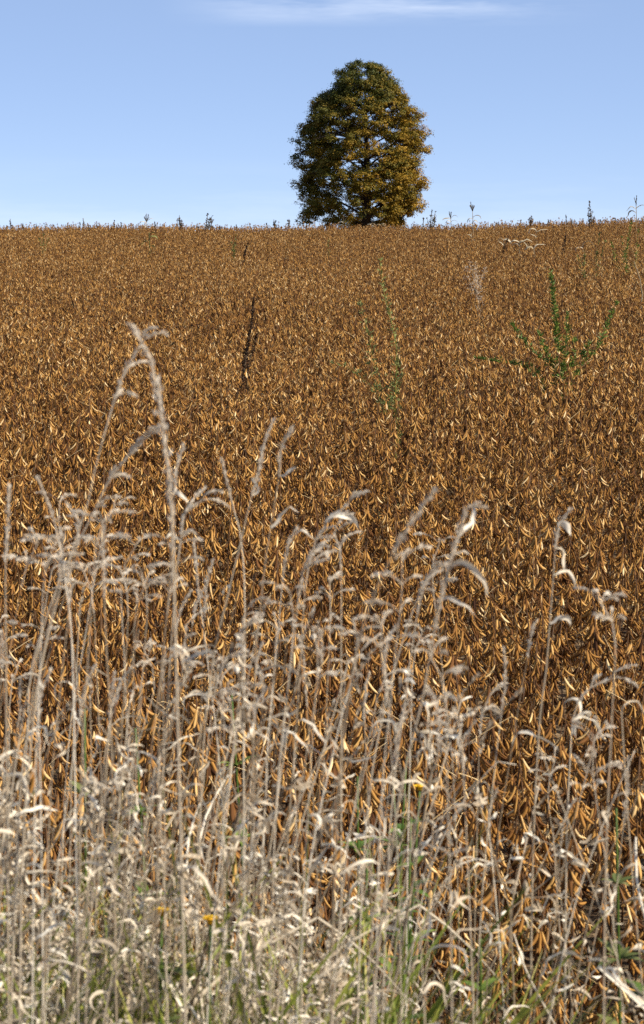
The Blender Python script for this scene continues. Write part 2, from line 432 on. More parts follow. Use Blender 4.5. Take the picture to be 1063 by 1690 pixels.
# ------------------------------------------------------------------ maple on the crest
def build_tree():
    D = 190.0; cx = at(603.7, 378, D)[0]; zb = gz(cx, D)
    sc = D / FPX / 3.543                       # metres per pixel of the enlarged tree view
    def zt(y): return float(at(604, 80 + y / 3.543, D)[2]) - zb
    prof = [(84, 540, 600), (110, 475, 655), (150, 405, 715), (200, 352, 748), (250, 322, 785), (300, 300, 805), (350, 255, 850), (400, 218, 892), (450, 196, 885), (500, 165, 895),
            (550, 145, 922), (600, 150, 885), (650, 140, 872), (700, 180, 898), (750, 182, 935), (800, 190, 935), (850, 198, 905), (900, 192, 892), (950, 186, 862), (1000, 212, 835), (1040, 330, 800), (1070, 480, 700)]
    zz = np.array([zt(a) for a, _, _ in prof])[::-1]
    rl = np.array([(583 - b) * sc for _, b, _ in prof])[::-1]; rr = np.array([(c - 583) * sc for _, _, c in prof])[::-1]
    top = zz[-1]

    def env(z, phi):
        l, r_ = np.interp(z, zz, rl), np.interp(z, zz, rr); c = np.cos(phi)
        return (l * (1 - c) / 2 + r_ * (1 + c) / 2) * (.98 + .04 * np.sin(z * 2.3 + 2.0 * np.sin(phi)) + .035 * np.sin(z * 4.6 + phi * 3 + 1))
    root = empty('maple_tree', (cx, D, zb))
    tag(root, 'lone full-crowned maple turning orange and green, standing beyond the crest of the field', 'tree')
    tr = MB(); pts = []
    for i in range(12):
        t = i / 11; pts.append([math.sin(t * 5) * .12 * t + .1 * t, math.cos(t * 4) * .1 * t, top * .86 * t])
    pts = np.array(pts); tr.tube(pts, np.interp(np.linspace(0, 1, 12), [0, .06, .3, 1], [.72, .50, .40, .05]), 12, .5)
    part('trunk', tr.mesh('trunk', M_bark), root)
    rr_ = random.Random(3)
    clumps = []
    nl = 34
    for k in range(nl):
        t = .12 + .80 * (k / (nl - 1)) ** .9; zs = top * .86 * t; phi = k * 2.399 + rr_.uniform(-.3, .3)
        p0 = np.array([np.interp(zs, pts[:, 2], pts[:, 0]), np.interp(zs, pts[:, 2], pts[:, 1]), zs])
        ze = zs + rr_.uniform(.6, 2.6) * (1 - .4 * t); ze = min(ze, top * .97)
        re = env(ze, phi) * .93; p1 = np.array([math.cos(phi) * re, math.sin(phi) * re, ze])
        ln = np.linalg.norm(p1 - p0); d = nrm(p1 - p0 + np.array([0, 0, ln * .35]))
        mid = p0 + d * ln * .5; limb = resample([p0, mid, p1], 8)
        mb = MB(); mb.tube(limb, np.linspace(.17 * (1 - .65 * t), .025, 8), 6, .5)
        for q in range(9):
            a = rr_.uniform(.3, 1.0); b0 = limb[int(a * 7)]
            ph = phi + rr_.uniform(-1.0, 1.0); zc = b0[2] + rr_.uniform(-.5, 1.5); rc = env(zc, ph) * rr_.uniform(.62, .98)
            b1 = np.array([math.cos(ph) * rc, math.sin(ph) * rc, min(zc, top - .3)])
            if np.linalg.norm(b1 - b0) > 3.6: b1 = b0 + nrm(b1 - b0) * 3.4
            mb.tube(resample([b0, (b0 + b1) / 2 + np.array([0, 0, .25]), b1], 5), np.linspace(.045, .012, 5), 4, .5, cap=False)
            clumps.append(b1)
        part('limb', mb.mesh('limb', M_bark), root)
    # further leaf clumps out to the outline, so that the crown has its lumpy shelves
    for k in range(520):
        z = rr_.uniform(zz[1], top - .15); ph = rr_.uniform(0, 6.283); f = rr_.random() ** .45
        rc = env(z, ph) * (.35 + .63 * f)
        clumps.append(np.array([math.cos(ph) * rc, math.sin(ph) * rc, z]))
    for k in range(26):                       # twiggy tufts that break the outline
        z = rr_.uniform(zz[3], top); ph = rr_.choice((0, math.pi)) + rr_.uniform(-.5, .5); rc = env(z, ph) * rr_.uniform(1.0, 1.06)
        clumps.append(np.array([math.cos(ph) * rc, math.sin(ph) * rc, z]))
    # leaf-free slots where sky shows through
    holes = []
    for k in range(16):
        z = rr_.uniform(zz[1], top * .8); x = rr_.uniform(-.75, .75)
        holes.append((x * (np.interp(z, zz, rl) if x < 0 else np.interp(z, zz, rr)), z, rr_.uniform(.22, .5), rr_.uniform(.10, .24)))
    C, V, NN = [], [], []
    for c in clumps:
        r_ = np.hypot(c[0], c[1]); e = env(c[2], math.atan2(c[1], c[0]))
        s = rr_.uniform(.50, .95) * (.8 if c[2] > top * .85 else 1); ns = int(13 * (s / .7) ** 2); per = 24; n = ns * per
        g = NR.normal(size=(ns, 3)); g[:, 2] = g[:, 2] * .8 + .25; g /= np.linalg.norm(g, axis=1, keepdims=True); g *= (NR.uniform(.35, 1.05, (ns, 1)))
        sub = c + g * np.array([s, s, s * .58]); sub[:, 2] -= .22 * (np.hypot(sub[:, 0] - c[0], sub[:, 1] - c[1])) ** 2
        q = NR.normal(size=(n, 3)) * np.array([.15, .15, .10]) * NR.uniform(.7, 1.3, (ns, 1)).repeat(per, 0)
        pts_ = sub.repeat(per, 0) + q
        nv = g.repeat(per, 0) * .7 + q * 2.2 + np.array([0, 0, .75]) + NR.normal(size=(n, 3)) * .38
        hgt = c[2] / top
        tone = .50 + .15 * rr_.uniform(-1, 1) - .22 * max(0, (hgt - .70)) / .3 + .13 * (c[0] / 6) + .08 * (1 - hgt)  # sun from the right painted into leaf colour; greener top is autumn colour
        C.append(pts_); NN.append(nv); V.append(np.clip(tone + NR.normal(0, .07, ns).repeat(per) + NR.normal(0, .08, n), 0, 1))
    C = np.concatenate(C); V = np.concatenate(V); NN = np.concatenate(NN)
    keep = np.ones(len(C), bool)
    for hx, hz, hw, hh in holes:
        keep &= ~((((C[:, 0] - hx) / hw) ** 2 + ((C[:, 2] - hz) / hh) ** 2) < 1)
    front = (np.abs(C[:, 0] - .05) < .5) & (C[:, 1] < 0) & (C[:, 2] > 2.5) & (C[:, 2] < top * .62)     # the trunk shows between the limbs
    keep &= ~(front & (NR.random(len(C)) < .5))
    C, V, NN = C[keep], V[keep], NN[keep]
    NN /= np.linalg.norm(NN, axis=1, keepdims=True); U = np.cross(NN, NR.normal(size=NN.shape)); U /= np.linalg.norm(U, axis=1, keepdims=True); W = np.cross(NN, U)
    sz = NR.uniform(.10, .17, len(C))[:, None] * .5
    Q = np.stack([C - U * sz, C + W * sz * .8 + NN * sz * .2, C + U * sz, C - W * sz * .8 + NN * sz * .2], 1).reshape(-1, 3)
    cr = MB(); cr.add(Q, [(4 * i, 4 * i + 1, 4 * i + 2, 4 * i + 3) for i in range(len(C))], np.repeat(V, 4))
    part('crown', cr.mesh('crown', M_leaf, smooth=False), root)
    return len(C)


NLEAF = build_tree()

# ------------------------------------------------------------------ grass stalks of the verge
def to_ground(pts):
    """carry a stalk's path on down to the ground, standing up straighter as it goes"""
    pts = [np.array(p) for p in pts]
    d = nrm(pts[-1] - pts[-2]); p = pts[-1].copy()
    for _ in range(60):
        if p[2] <= gz(p[0], p[1]): break
        d = nrm(d + np.array([0, 0, -.10])); p = p + d * .08; pts.append(p.copy())
    return pts


def plume(mb, pts, w_, dens=1.0, val=.6, taper=True):
    """a dense narrow seed head: spikelets packed round the axis and pointing along it"""
    pts = resample(pts, 14); ln = np.linalg.norm(np.diff(pts, axis=0), axis=1).sum()
    n = max(14, int(ln / .0011 * dens)); t = NR.random(n)
    prof = np.clip(np.sin(np.clip(t * .93 + .07, 0, 1) * math.pi) ** .5, .25, 1) if taper else np.ones(n)
    ph = R.uniform(0, 6.28); prof = prof * (.45 + .75 * np.abs(np.sin(t * ln * 160 + ph)) ** 1.5)      # whorls of spikelets with gaps between
    f = t * 13; i = np.minimum(f.astype(int), 12); base = pts[i] + (pts[i + 1] - pts[i]) * (f - i)[:, None]
    tan = pts[i] - pts[i + 1]; tan /= np.linalg.norm(tan, axis=1, keepdims=True)
    r = NR.normal(size=(n, 3)); r -= tan * (r * tan).sum(1, keepdims=True); r /= np.linalg.norm(r, axis=1, keepdims=True)
    c = base + r * (w_ * .5 * prof * NR.uniform(.1, 1, n))[:, None]
    mb.diamonds(c, tan + r * .45, NR.uniform(.005, .009, n), NR.uniform(.0014, .0026, n), np.clip(NR.normal(val, .2, n), 0, 1))


def curl_leaf(p, out_, ln, wd, r, bright=None):
    """a dry blade that leaves the stalk, arches over and curls"""
    mb = MB(); d = nrm(np.array(out_) * r.uniform(.5, 1.1) + np.array([0, 0, r.uniform(.2, .9)])); n = 9
    pts = [np.zeros(3)]; dr = r.uniform(.10, .5); kink = r.randint(3, 7)
    for i in range(n - 1):
        pts.append(pts[-1] + d * ln / (n - 1))
        d = nrm(d + np.array([r.gauss(0, .36), r.gauss(0, .36), r.gauss(0, .25) - dr * (2.6 if i == kink else .5)]))
    wid = wd * r.uniform(.55, .85) * np.array([.5, .85, 1, 1, .95, .8, .62, .38, .06])
    mb.ribbon(pts, wid, bright or r.uniform(.45, 1.0), twist=r.uniform(-3.2, 3.2), fold=r.uniform(.2, .8))
    return mb


def stalk(spec, label, group=None, seed=0):
    """one tall grass: stem, curled leaves, seed head. spec: d, pixels from tip to foot, head kind and its length in pixels"""
    r = random.Random(seed); d = spec['d']; px = spec['px']; dd = spec.get('dd', 0)
    path = [at(u, v, d + dd * i / len(px)) for i, (u, v) in enumerate(px)]
    full = to_ground(path); foot = full[-1]
    root = empty('grass_stalk', foot)
    tag(root, label, 'grass stalk', group)
    P = resample([p - foot for p in full], 40)
    L_ = np.concatenate([[0], np.cumsum(np.linalg.norm(np.diff(P, axis=0), axis=1))])
    k = d / FPX; r0 = spec.get('r', .0016) * .75
    mb = MB(); mb.tube(P, np.interp(np.arange(40), [0, 8, 39], [r0 * .4, r0 * .75, r0 * 1.25]), 5, r.uniform(.25, 1))
    for node in (14, 22, 30): mb.tube([P[node] - [0, 0, .003], P[node] + [0, 0, .003]], r0 * 1.6, 5, .2)
    part('stem', mb.mesh('stem', M_dry), root)
    hd = MB(); hl = spec.get('head', 70) * k; kind = spec.get('kind', 'plume'); wd = spec.get('w', .007)
    ih = int(np.searchsorted(L_, hl)) + 1; H = P[:max(ih, 3)]
    right = spec.get('side', 1)
    if kind != 'bare': hd.tube(H, r0 * .7, 4, .5)
    if kind == 'plume':
        plume(hd, H, wd, 1.3, r.uniform(.5, .7))
    elif kind == 'fingers':                    # one-sided drooping fingers along the top of the stalk
        plume(hd, P[:max(int(ih * .3), 3)], wd * .75, 1.1, .65)
        nf = spec.get('nf', 5)
        for j in range(nf):
            b = H[min(int((j + .6) / nf * (len(H) - 1)), len(H) - 1)]
            o_ = nrm([right * r.uniform(.2, 1), r.uniform(-.7, .7), r.uniform(.3, 1.6)]); fl = r.uniform(.018, .050)
            c = arc(b, o_, [right * .05, 0, 0], fl, 7, droop=r.uniform(.04, .3))
            hd.tube(c, .0006, 3, .5, cap=False); plume(hd, c[::-1][:5], wd * r.uniform(.5, .75), 1.5, r.uniform(.55, .8))
    elif kind == 'open':                       # loose nodding panicle
        for j in range(10):
            b = H[min(int((j + .3) / 10 * (len(H) - 1)), len(H) - 1)]; a = r.uniform(0, 6.28)
            c = arc(b, [math.cos(a), math.sin(a), 1.0], [0, 0, 0], r.uniform(.02, .05), 6, droop=.25)
            hd.tube(c, .0005, 3, .5, cap=False); plume(hd, c[::-1][:3], .005, 1.6, r.uniform(.5, .8))
    if kind != 'bare' and hd.n: part('seed_head', hd.mesh('seed_head', M_head, smooth=False), root)
    for (u, v, lnpx, sgn, wpx) in spec.get('leaves', []):       # leaves seen one by one in the photograph
        j = int(np.argmin([abs(p[2] + foot[2] - at(u, v, d)[2]) for p in P]))
        lf = curl_leaf(P[j], [sgn, r.uniform(-.4, .4), 0], lnpx * .8 * k, wpx * .95 * k, r, .85); part('leaf', lf.mesh('leaf', M_dry), root, P[j])
    for j in range(spec.get('nl', 4)):
        i = r.randint(min(max(ih + 1, 8), 33), 34); a = r.choice((0, 0, math.pi)) + r.uniform(-1.1, 1.1)
        lf = curl_leaf(P[i], [math.cos(a), math.sin(a), 0], r.uniform(.02, .08), r.uniform(.003, .007), r)
        part('leaf', lf.mesh('leaf', M_dry), root, P[i])
    return root


heroes = [
 (dict(d=2.0, px=[(213, 533), (238, 562), (256, 620), (266, 690), (276, 760), (284, 860), (288, 1000), (296, 1300), (306, 1690)], head=380, w=.0115, r=.0020, nl=3),
  'tallest grass, its long fuzzy grey plume bowed over to the left high above the rest'),
 (dict(d=2.4, px=[(230, 573), (212, 600), (195, 640), (180, 690), (160, 760), (145, 830), (122, 900), (92, 1000), (60, 1150), (38, 1400), (32, 1690)], head=150, kind='fingers', nf=5, w=.009),
  'slanting pale grass with four short drooping seed fingers beside the tallest plume'),
 (dict(d=2.5, px=[(234, 730), (203, 762), (176, 800), (152, 850), (122, 910), (86, 990), (55, 1100), (20, 1300), (-20, 1690)], head=180, kind='fingers', nf=7, w=.008),
  'grass with a one-sided row of curved seed fingers arching right, below the slanting fingered one'),
 (dict(d=2.6, px=[(303, 733), (290, 785), (284, 870), (277, 990), (262, 1200), (258, 1690)], head=75, w=.010, leaves=[(290, 830, 60, 1, 12)]),
  'pale grass with a short upright club head just beside the foot of the tallest plume'),
 (dict(d=2.8, px=[(453, 690), (438, 725), (426, 780), (411, 835), (395, 905), (375, 985), (350, 1100), (332, 1300), (326, 1690)], head=95, w=.0085, leaves=[(420, 800, 50, 1, 10)]),
  'slim pale grass leaning right, the first of the twin heads mid-field'),
 (dict(d=2.8, px=[(485, 704), (466, 728), (460, 790), (450, 850), (441, 905), (430, 1000), (420, 1150), (417, 1690)], head=85, w=.0085, leaves=[(456, 800, 50, 1, 11), (450, 860, 95, 1, 12)]),
  'slim pale grass with a hooked bright tip, the second of the twin heads mid-field'),
 (dict(d=2.9, px=[(365, 755), (376, 800), (388, 850), (398, 890), (404, 1000), (402, 1300), (400, 1690)], head=60, w=.006),
  'thin grey grass leaning left with a small narrow head, behind the twin heads'),
 (dict(d=2.8, px=[(573, 833), (547, 853), (524, 885), (507, 945), (500, 1020), (492, 1150), (474, 1400), (455, 1690)], head=130, kind='fingers', nf=7, w=.0095, leaves=[(530, 870, 90, 1, 14), (520, 900, 70, -1, 12)]),
  'pale grass with a spreading hooked seed spray over the middle of the tangle'),
 (dict(d=2.2, px=[(805, 838), (795, 818), (778, 826), (757, 880), (735, 960), (715, 1050), (698, 1150), (662, 1300), (632, 1500), (612, 1690)], head=250, w=.0095, r=.0020, leaves=[(752, 900, 130, 1, 12), (740, 950, 140, 1, 13), (730, 965, 90, 1, 10)]),
  'big grey grass with a thick plume folded over at the tip and ragged hanging leaves'),
 (dict(d=1.9, px=[(720, 806), (695, 835), (668, 880), (630, 950), (600, 1030), (575, 1150), (556, 1350), (545, 1690)], head=110, w=.009),
  'out-of-focus grey grass leaning far right, its soft plume against the brown pods'),
 (dict(d=2.9, px=[(944, 838), (926, 855), (917, 900), (912, 970), (907, 1030), (902, 1100), (890, 1200), (880, 1400), (875, 1690)], head=40, w=.010, r=.0019, leaves=[(920, 875, 45, 1, 16), (915, 890, 60, 1, 16), (905, 1015, 75, 1, 20), (910, 940, 80, 1, 13)]),
  'straight white-topped stalk with a flag-like bright tip and a folded leaf below it'),
 (dict(d=2.5, px=[(15, 800), (13, 850), (9, 950), (10, 1100), (14, 1690)], head=120, w=.0075), 'upright grey plume grass at the very edge of the verge tangle'),
 (dict(d=2.6, px=[(62, 788), (80, 830), (94, 880), (108, 960), (120, 1100), (130, 1690)], head=80, w=.006), 'grey grass tipping left with a frayed narrow head, near the edge plume'),
 (dict(d=3.0, px=[(1004, 1122), (968, 1140), (947, 1178), (941, 1250), (935, 1400), (932, 1690)], head=60, kind='fingers', nf=4, w=.009, r=.0021, leaves=[(945, 1180, 90, 1, 13), (944, 1190, 120, 1, 14), (942, 1200, 90, 1, 12), (940, 1215, 70, 1, 12)]),
  'stout straight stalk topped by a sheaf of pale leaves all blown to the right'),
 (dict(d=2.7, px=[(1048, 1238), (1012, 1320), (962, 1450), (932, 1560), (905, 1690)], kind='bare', r=.0018, nl=2), 'bare grey stalk leaning hard right across the pods, the upper of two'),
 (dict(d=2.8, px=[(1066, 1285), (1035, 1350), (990, 1445), (962, 1560), (940, 1690)], kind='bare', r=.0018, nl=2), 'bare grey stalk leaning hard right across the pods, the lower of two'),
 (dict(d=2.9, px=[(852, 1262), (822, 1257), (797, 1283), (747, 1350), (700, 1470), (660, 1690)], kind='bare', r=.0016, nl=1), 'bent stalk arching over like a hoop above the green weeds'),
 (dict(d=2.9, px=[(893, 1388), (866, 1405), (850, 1460), (840, 1570), (836, 1690)], kind='bare', r=.0018, nl=0), 'smooth bowed stalk curving over to the right near the lower pods'),
 (dict(d=2.6, px=[(742, 925), (712, 945), (684, 1000), (644, 1130), (612, 1290), (596, 1500), (590, 1690)], head=100, kind='fingers', nf=6, w=.008), 'leaning grass with nodding pale fingers beside the folded plume'),
 (dict(d=2.7, px=[(330, 828), (308, 835), (300, 880), (290, 960), (280, 1100), (262, 1400), (256, 1690)], head=100, kind='fingers', nf=5, w=.008, leaves=[(300, 850, 60, 1, 10), (298, 880, 50, -1, 10)]), 'small forked grass head under the club-headed one'),
 (dict(d=2.5, px=[(172, 868), (170, 900), (172, 980), (176, 1080), (185, 1260), (192, 1690)], head=120, w=.011), 'upright woolly grass head rising between the slanting stalks'),
 (dict(d=2.4, px=[(640, 1130), (622, 1200), (596, 1290), (570, 1420), (548, 1690)], kind='bare', r=.0015, nl=3), 'thin slanting straw crossing the green weeds'),
]
for i, (sp, lb) in enumerate(heroes): stalk(sp, lb, seed=40 + i)

# the rest of the stalks one can make out: thin stems with curled leaves and small nodding heads
R2 = random.Random(21)
zones = [('thin dry grass stem with curled leaves in the dense tangle by the tallest plume', 'thin stems by the tallest plume', -30, 340, 820, 1120, 34),
         ('thin dry grass stem with curled leaves in the middle of the verge', 'thin stems in the middle of the verge', 340, 740, 850, 1150, 30),
         ('thin dry grass stem in the sparse grass before the ripest pods', 'thin stems in the sparse grass', 740, 1090, 960, 1350, 12)]
for lb, gr, u0, u1, v0, v1, n in zones:
    for k in range(n):
        u = u0 + (u1 - u0) * (k + R2.random()) / n; v = v0 + (v1 - v0) * R2.random() ** .75; d = R2.uniform(2.2, 3.4)
        ln = R2.gauss(25, 30); c = R2.choice((-1, 1, 1)) * R2.uniform(0, 26)
        px = [(u + c, v), (u + c * .45, v + 14 + abs(c) * .3), (u, v + 60), (u - ln * .5, v + 200), (u - ln * 1.2, v + 450), (u - ln * 1.6, 1900)]
        stalk(dict(d=d, px=px, head=R2.uniform(40, 110), kind=R2.choice(('fingers', 'open', 'plume', 'open', 'plume')), nf=R2.randint(3, 6), w=R2.uniform(.005, .0085), r=R2.uniform(.0009, .0016), nl=R2.randint(7, 14)), lb, gr, seed=200 + k + int(u0))

# ------------------------------------------------------------------ verge undergrowth (uncountable)
def dry_tuft(seed, tall=1.0):
    r = random.Random(seed); mb = MB()
    for k in range(r.randint(8, 12)):
        a = r.uniform(0, 6.28); rad = r.uniform(0, .07); h = r.uniform(.55, 1.05) * tall; b = [math.cos(a) * rad, math.sin(a) * rad, -.02]
        le = r.uniform(-.08, .38)
        pts = arc(b, [le + r.uniform(-.12, .12), r.uniform(-.15, .15), 1], [r.uniform(-.015, .03), r.uniform(-.02, .02), 0], h, 9, droop=0)
        mb.tube(pts, np.linspace(.0013, .0006, 9), 4, r.uniform(.15, .85), cap=False)
        for j in range(r.randint(3, 7)):
            i = r.randint(3, 8); a2 = r.uniform(0, 6.28)
            lf = curl_leaf(pts[i], [math.cos(a2), math.sin(a2), 0], r.uniform(.02, .08), r.uniform(.003, .0075), r)
            mb.v += [q + pts[i] for q in lf.v]; mb.f += [tuple(x + mb.n for x in f) for f in lf.f]; mb.a += lf.a; mb.n += lf.n
        if r.random() < .55:
            c = arc(pts[-1], pts[-1] - pts[-2], [.05, 0, 0], r.uniform(.04, .09), 6, droop=.1); plume(mb, c[::-1], r.uniform(.004, .008), .8, r.uniform(.5, .8))
    for k in range(r.randint(5, 8)):           # long bent blades that cross between the stems
        a = r.uniform(0, 6.28); p = np.array([math.cos(a) * .06, math.sin(a) * .06, r.uniform(0, .45)]); d = nrm([math.cos(a) * r.uniform(.3, 1.2), math.sin(a) * r.uniform(.3, 1.2), r.uniform(.5, 1.3)])
        n = 12; ln = r.uniform(.25, .6); pts = [p]; kink = r.randint(4, 10)
        for i in range(n - 1):
            pts.append(pts[-1] + d * ln / (n - 1)); d = nrm(d + np.array([r.gauss(0, .08), r.gauss(0, .08), -(1.2 if i == kink else .07)]))
        mb.ribbon(pts, r.uniform(.004, .009) * np.interp(np.arange(n), [0, 3, 8, n - 1], [.6, 1, .8, .05]), r.uniform(.3, 1), twist=r.uniform(-3, 3), fold=r.uniform(.3, .8))
    return mb.mesh('dry_grass_form', M_dry, smooth=False)


def blade_tuft(seed):
    r = random.Random(seed); mb = MB()
    for k in range(r.randint(16, 24)):
        a = r.uniform(0, 6.28); rad = r.uniform(0, .06); ln = r.uniform(.4, .82)
        pts = arc([math.cos(a) * rad, math.sin(a) * rad, -.02], [math.cos(a) * .35 + .12, math.sin(a) * .3, 1], [math.cos(a) * .03 + .01, math.sin(a) * .03, 0], ln, 10, droop=r.uniform(.0, .07))
        wd = r.uniform(.004, .011); tn = np.interp(np.repeat(np.arange(10), 3), [0, 6, 9], [r.uniform(.3, .6)] * 2 + [r.uniform(.5, 1)])
        mb.ribbon(pts, wd * np.interp(np.arange(10), [0, 3, 6, 9], [.7, 1, .8, .05]), tn, twist=r.uniform(-1.5, 1.5))
    return mb.mesh('green_grass_form', M_green)


def withered_forb(seed):
    """dead leafy herb: branching stem with many small crumpled leaves and fluffy seed bits"""
    r = random.Random(seed); mb = MB(); h = r.uniform(.55, .9)
    ax = arc([0, 0, -.02], [r.uniform(-.15, .15), r.uniform(-.15, .15), 1], [0, 0, 0], h, 9)
    mb.tube(ax, np.linspace(.003, .0015, 9), 4, .15, cap=False); ends = list(ax[2:])
    for k in range(14):
        i = r.randint(2, 8); a = r.uniform(0, 6.28)
        b = arc(ax[i], [math.cos(a), math.sin(a), r.uniform(.5, 1.4)], [0, 0, .03], r.uniform(.08, .24), 6); mb.tube(b, .0011, 3, .2, cap=False); ends += list(b[1:])
    for p in ends:
        for q in range(r.randint(1, 4)):
            a = r.uniform(0, 6.28); ln = r.uniform(.010, .034)
            c = arc(np.array(p) + NR.normal(size=3) * .006, [math.cos(a), math.sin(a), r.uniform(-.6, .8)], NR.normal(size=3) * .35, ln, 5)
            mb.ribbon(c, np.array([.3, .9, 1, .7, .2]) * r.uniform(.004, .0095), min(1, max(0, r.gauss(.6, .3))), twist=r.uniform(-2, 2), fold=.8)
    return mb.mesh('withered_form', M_dry, smooth=False)


def verge_points(n, y0, y1, dens):
    X = NR.uniform(-2.0, 2.0, n * 6); Y = NR.uniform(y0, y1, n * 6); u = 531.5 + X / Y * FPX
    k = NR.random(n * 6) < dens(u, Y); X, Y = X[k][:n], Y[k][:n]; return X, Y


def put(name, protos, n, y0, y1, dens, s0, s1, label, cat, dz=0.0):
    X, Y = verge_points(n, y0, y1, dens); m = len(X)
    scatter(name, protos, np.stack([X, Y, ground(X, Y) + dz], 1), np.stack([NR.normal(0, .06, m), NR.normal(.03, .06, m), NR.choice([0, 1], m) * 0 + NR.normal(0, .5, m)], 1),
            NR.uniform(s0, s1, m), NR.integers(0, len(protos), m), label, cat)


def left_heavy(u, Y): return np.interp(u, [0, 350, 650, 800, 1063], [1, .62, .24, .06, .07]) * np.where(u > 1080, 5, 1)


put('dry_grass', [dry_tuft(300 + k) for k in range(8)], 205, 2.4, 4.0, left_heavy, .75, 1.12, 'bleached dry grass tangle growing on the verge in front of the crop', 'grass')
put('green_grass', [blade_tuft(400 + k) for k in range(6)], 330, 2.5, 3.7, lambda u, Y: np.interp(u, [0, 450, 650, 800, 1063], [1, 1, .3, 0, 0]), .8, 1.15, 'green and yellowing grass blades low among the dry stems', 'grass')
put('withered_undergrowth', [withered_forb(500 + k) for k in range(7)], 330, 2.65, 4.1, left_heavy, .75, 1.1, 'withered crumpled leaves and twiggy litter low in the verge', 'undergrowth')

# ------------------------------------------------------------------ weeds standing in the crop
def sprig(root, name, pts, r0, mt, leafmb, n, ln, wd, tone, spread=.03, el=.6):
    pts = resample(pts, 10); amp = np.linalg.norm(pts[-1] - pts[0]) * .013; pts[1:-1] += np.cumsum(NR.normal(size=(8, 3)), 0) * np.array([amp, amp, 0]) * np.sin(np.linspace(.3, 2.8, 8))[:, None]
    mb = MB(); mb.tube(pts, np.linspace(r0 * .4, r0, 10), 4, .4, cap=False)
    part(name, mb.mesh(name, mt), root)
    nk = max(6, n // 9); t = np.clip(NR.choice(((np.arange(nk) + NR.random(nk)) / nk) ** .9, n) + NR.normal(0, .018, n), 0, 1); f = t * 9; i = np.minimum(f.astype(int), 8); b = pts[i] + (pts[i + 1] - pts[i]) * (f - i)[:, None]
    o_ = NR.normal(size=(n, 3)); o_[:, 2] = np.abs(o_[:, 2]) * el; o_ /= np.linalg.norm(o_, axis=1, keepdims=True)
    leafmb.diamonds(b + o_ * spread * NR.uniform(.2, 1, (n, 1)) * np.clip(t[:, None] + .25, 0, 1), o_ + np.array([0, 0, .3]), NR.uniform(.6, 1.2, n) * ln, NR.uniform(.7, 1.2, n) * wd, np.clip(NR.normal(tone, .2, n), 0, 1))


def weed(name, d, lines, lm, sm, label, cat, r0=.004, n=120, ln=.03, wd=.009, tone=.5, spread=.03, group=None, leaf='foliage', el=.6, base=None):
    """lines: pixel paths from tip to foot; the first is the main stem"""
    u, v = base or lines[0][-1]; p = at(u, v, d); foot = np.array([p[0], d, gz(p[0], d)])
    root = empty(name, foot); tag(root, label, cat, group); mb = MB()
    for k, li in enumerate(lines):
        pts = [at(a, b, d + (0 if k == 0 else R.uniform(-.25, .25) * spread * 8 * (1 - j / len(li)))) - foot for j, (a, b) in enumerate(li)]
        if k == 0: pts.append(np.array([0, 0, 0.0]))
        else:
            q = pts[-1]; pts.append(np.array([q[0] * .3, q[1] * .3, max(q[2] - abs(q[0]) * .7 - .1, .05)]))
        L_ = np.linalg.norm(np.diff(np.array(pts), axis=0), axis=1).sum()
        sprig(root, 'stem' if k == 0 else 'branch', pts, r0 * (1 if k == 0 else .7), sm, mb, int(n * L_ * (1 if k == 0 else R.uniform(.45, .8))), ln, wd, tone, spread, el)
    part(leaf, mb.mesh(leaf, lm, smooth=False), root)
    return root


D2 = dist_of_canopy(600)
weed('green_weed', D2, [[(909, 446), (914, 500), (918, 560), (922, 610)], [(936, 515), (936, 560), (930, 610)], [(948, 555), (946, 590), (936, 615)], [(1018, 498), (1000, 535), (982, 575), (955, 610)], [(842, 528), (862, 565), (890, 590), (915, 612)],
     [(889, 545), (900, 580), (915, 608)], [(783, 590), (830, 598), (880, 612)], [(975, 560), (962, 590), (940, 612)]], M_weed, M_green,
     'bright green bushy weed with wide-spread branches rising above the brown crop', 'weed', r0=.005, n=460, ln=.046, wd=.014, tone=.55, spread=.06)
D1 = dist_of_canopy(655)
weed('olive_weed', D1, [[(627, 428), (632, 480), (637, 540), (640, 600), (640, 665)], [(590, 492), (602, 530), (616, 580), (632, 650)], [(658, 590), (652, 620), (643, 655)], [(608, 600), (618, 630), (636, 660)], [(545, 598), (580, 610), (620, 645)], [(668, 612), (655, 640), (643, 665)]],
     M_olive, M_green, 'tall thin olive-green weed below the tree, loosely leafed', 'weed', r0=.0035, n=200, ln=.036, wd=.012, tone=.8, spread=.07)
weed('dock_stalk', dist_of_canopy(612), [[(418, 492), (417, 530), (412, 575), (408, 622)], [(424, 552), (418, 585), (410, 620)], [(403, 575), (404, 600), (407, 622)]], M_dock, M_far,
     'dark brown dock seed spike standing alone in the mid-field', 'weed', r0=.006, n=900, ln=.018, wd=.014, tone=.6, spread=.034, leaf='seed_head')
for (ps, lb) in (([(410, 399), (406, 415), (403, 432)], 'small dark weed spike leaning, in the far crop straight above the dock spike'),
                 ([(839, 389), (836, 402), (832, 422)], 'small dark weed spike beside the pale maize leaves in the far crop'),
                 ([(934, 386), (932, 400), (929, 420)], 'small dark weed spike in the far crop above the bushy green weed')):
    weed('weed_spike', dist_of_canopy(ps[-1][1] - 8), [ps], M_dock, M_far, lb, 'weed', r0=.008, n=260, ln=.04, wd=.03, tone=.4, spread=.06, leaf='seed_head')
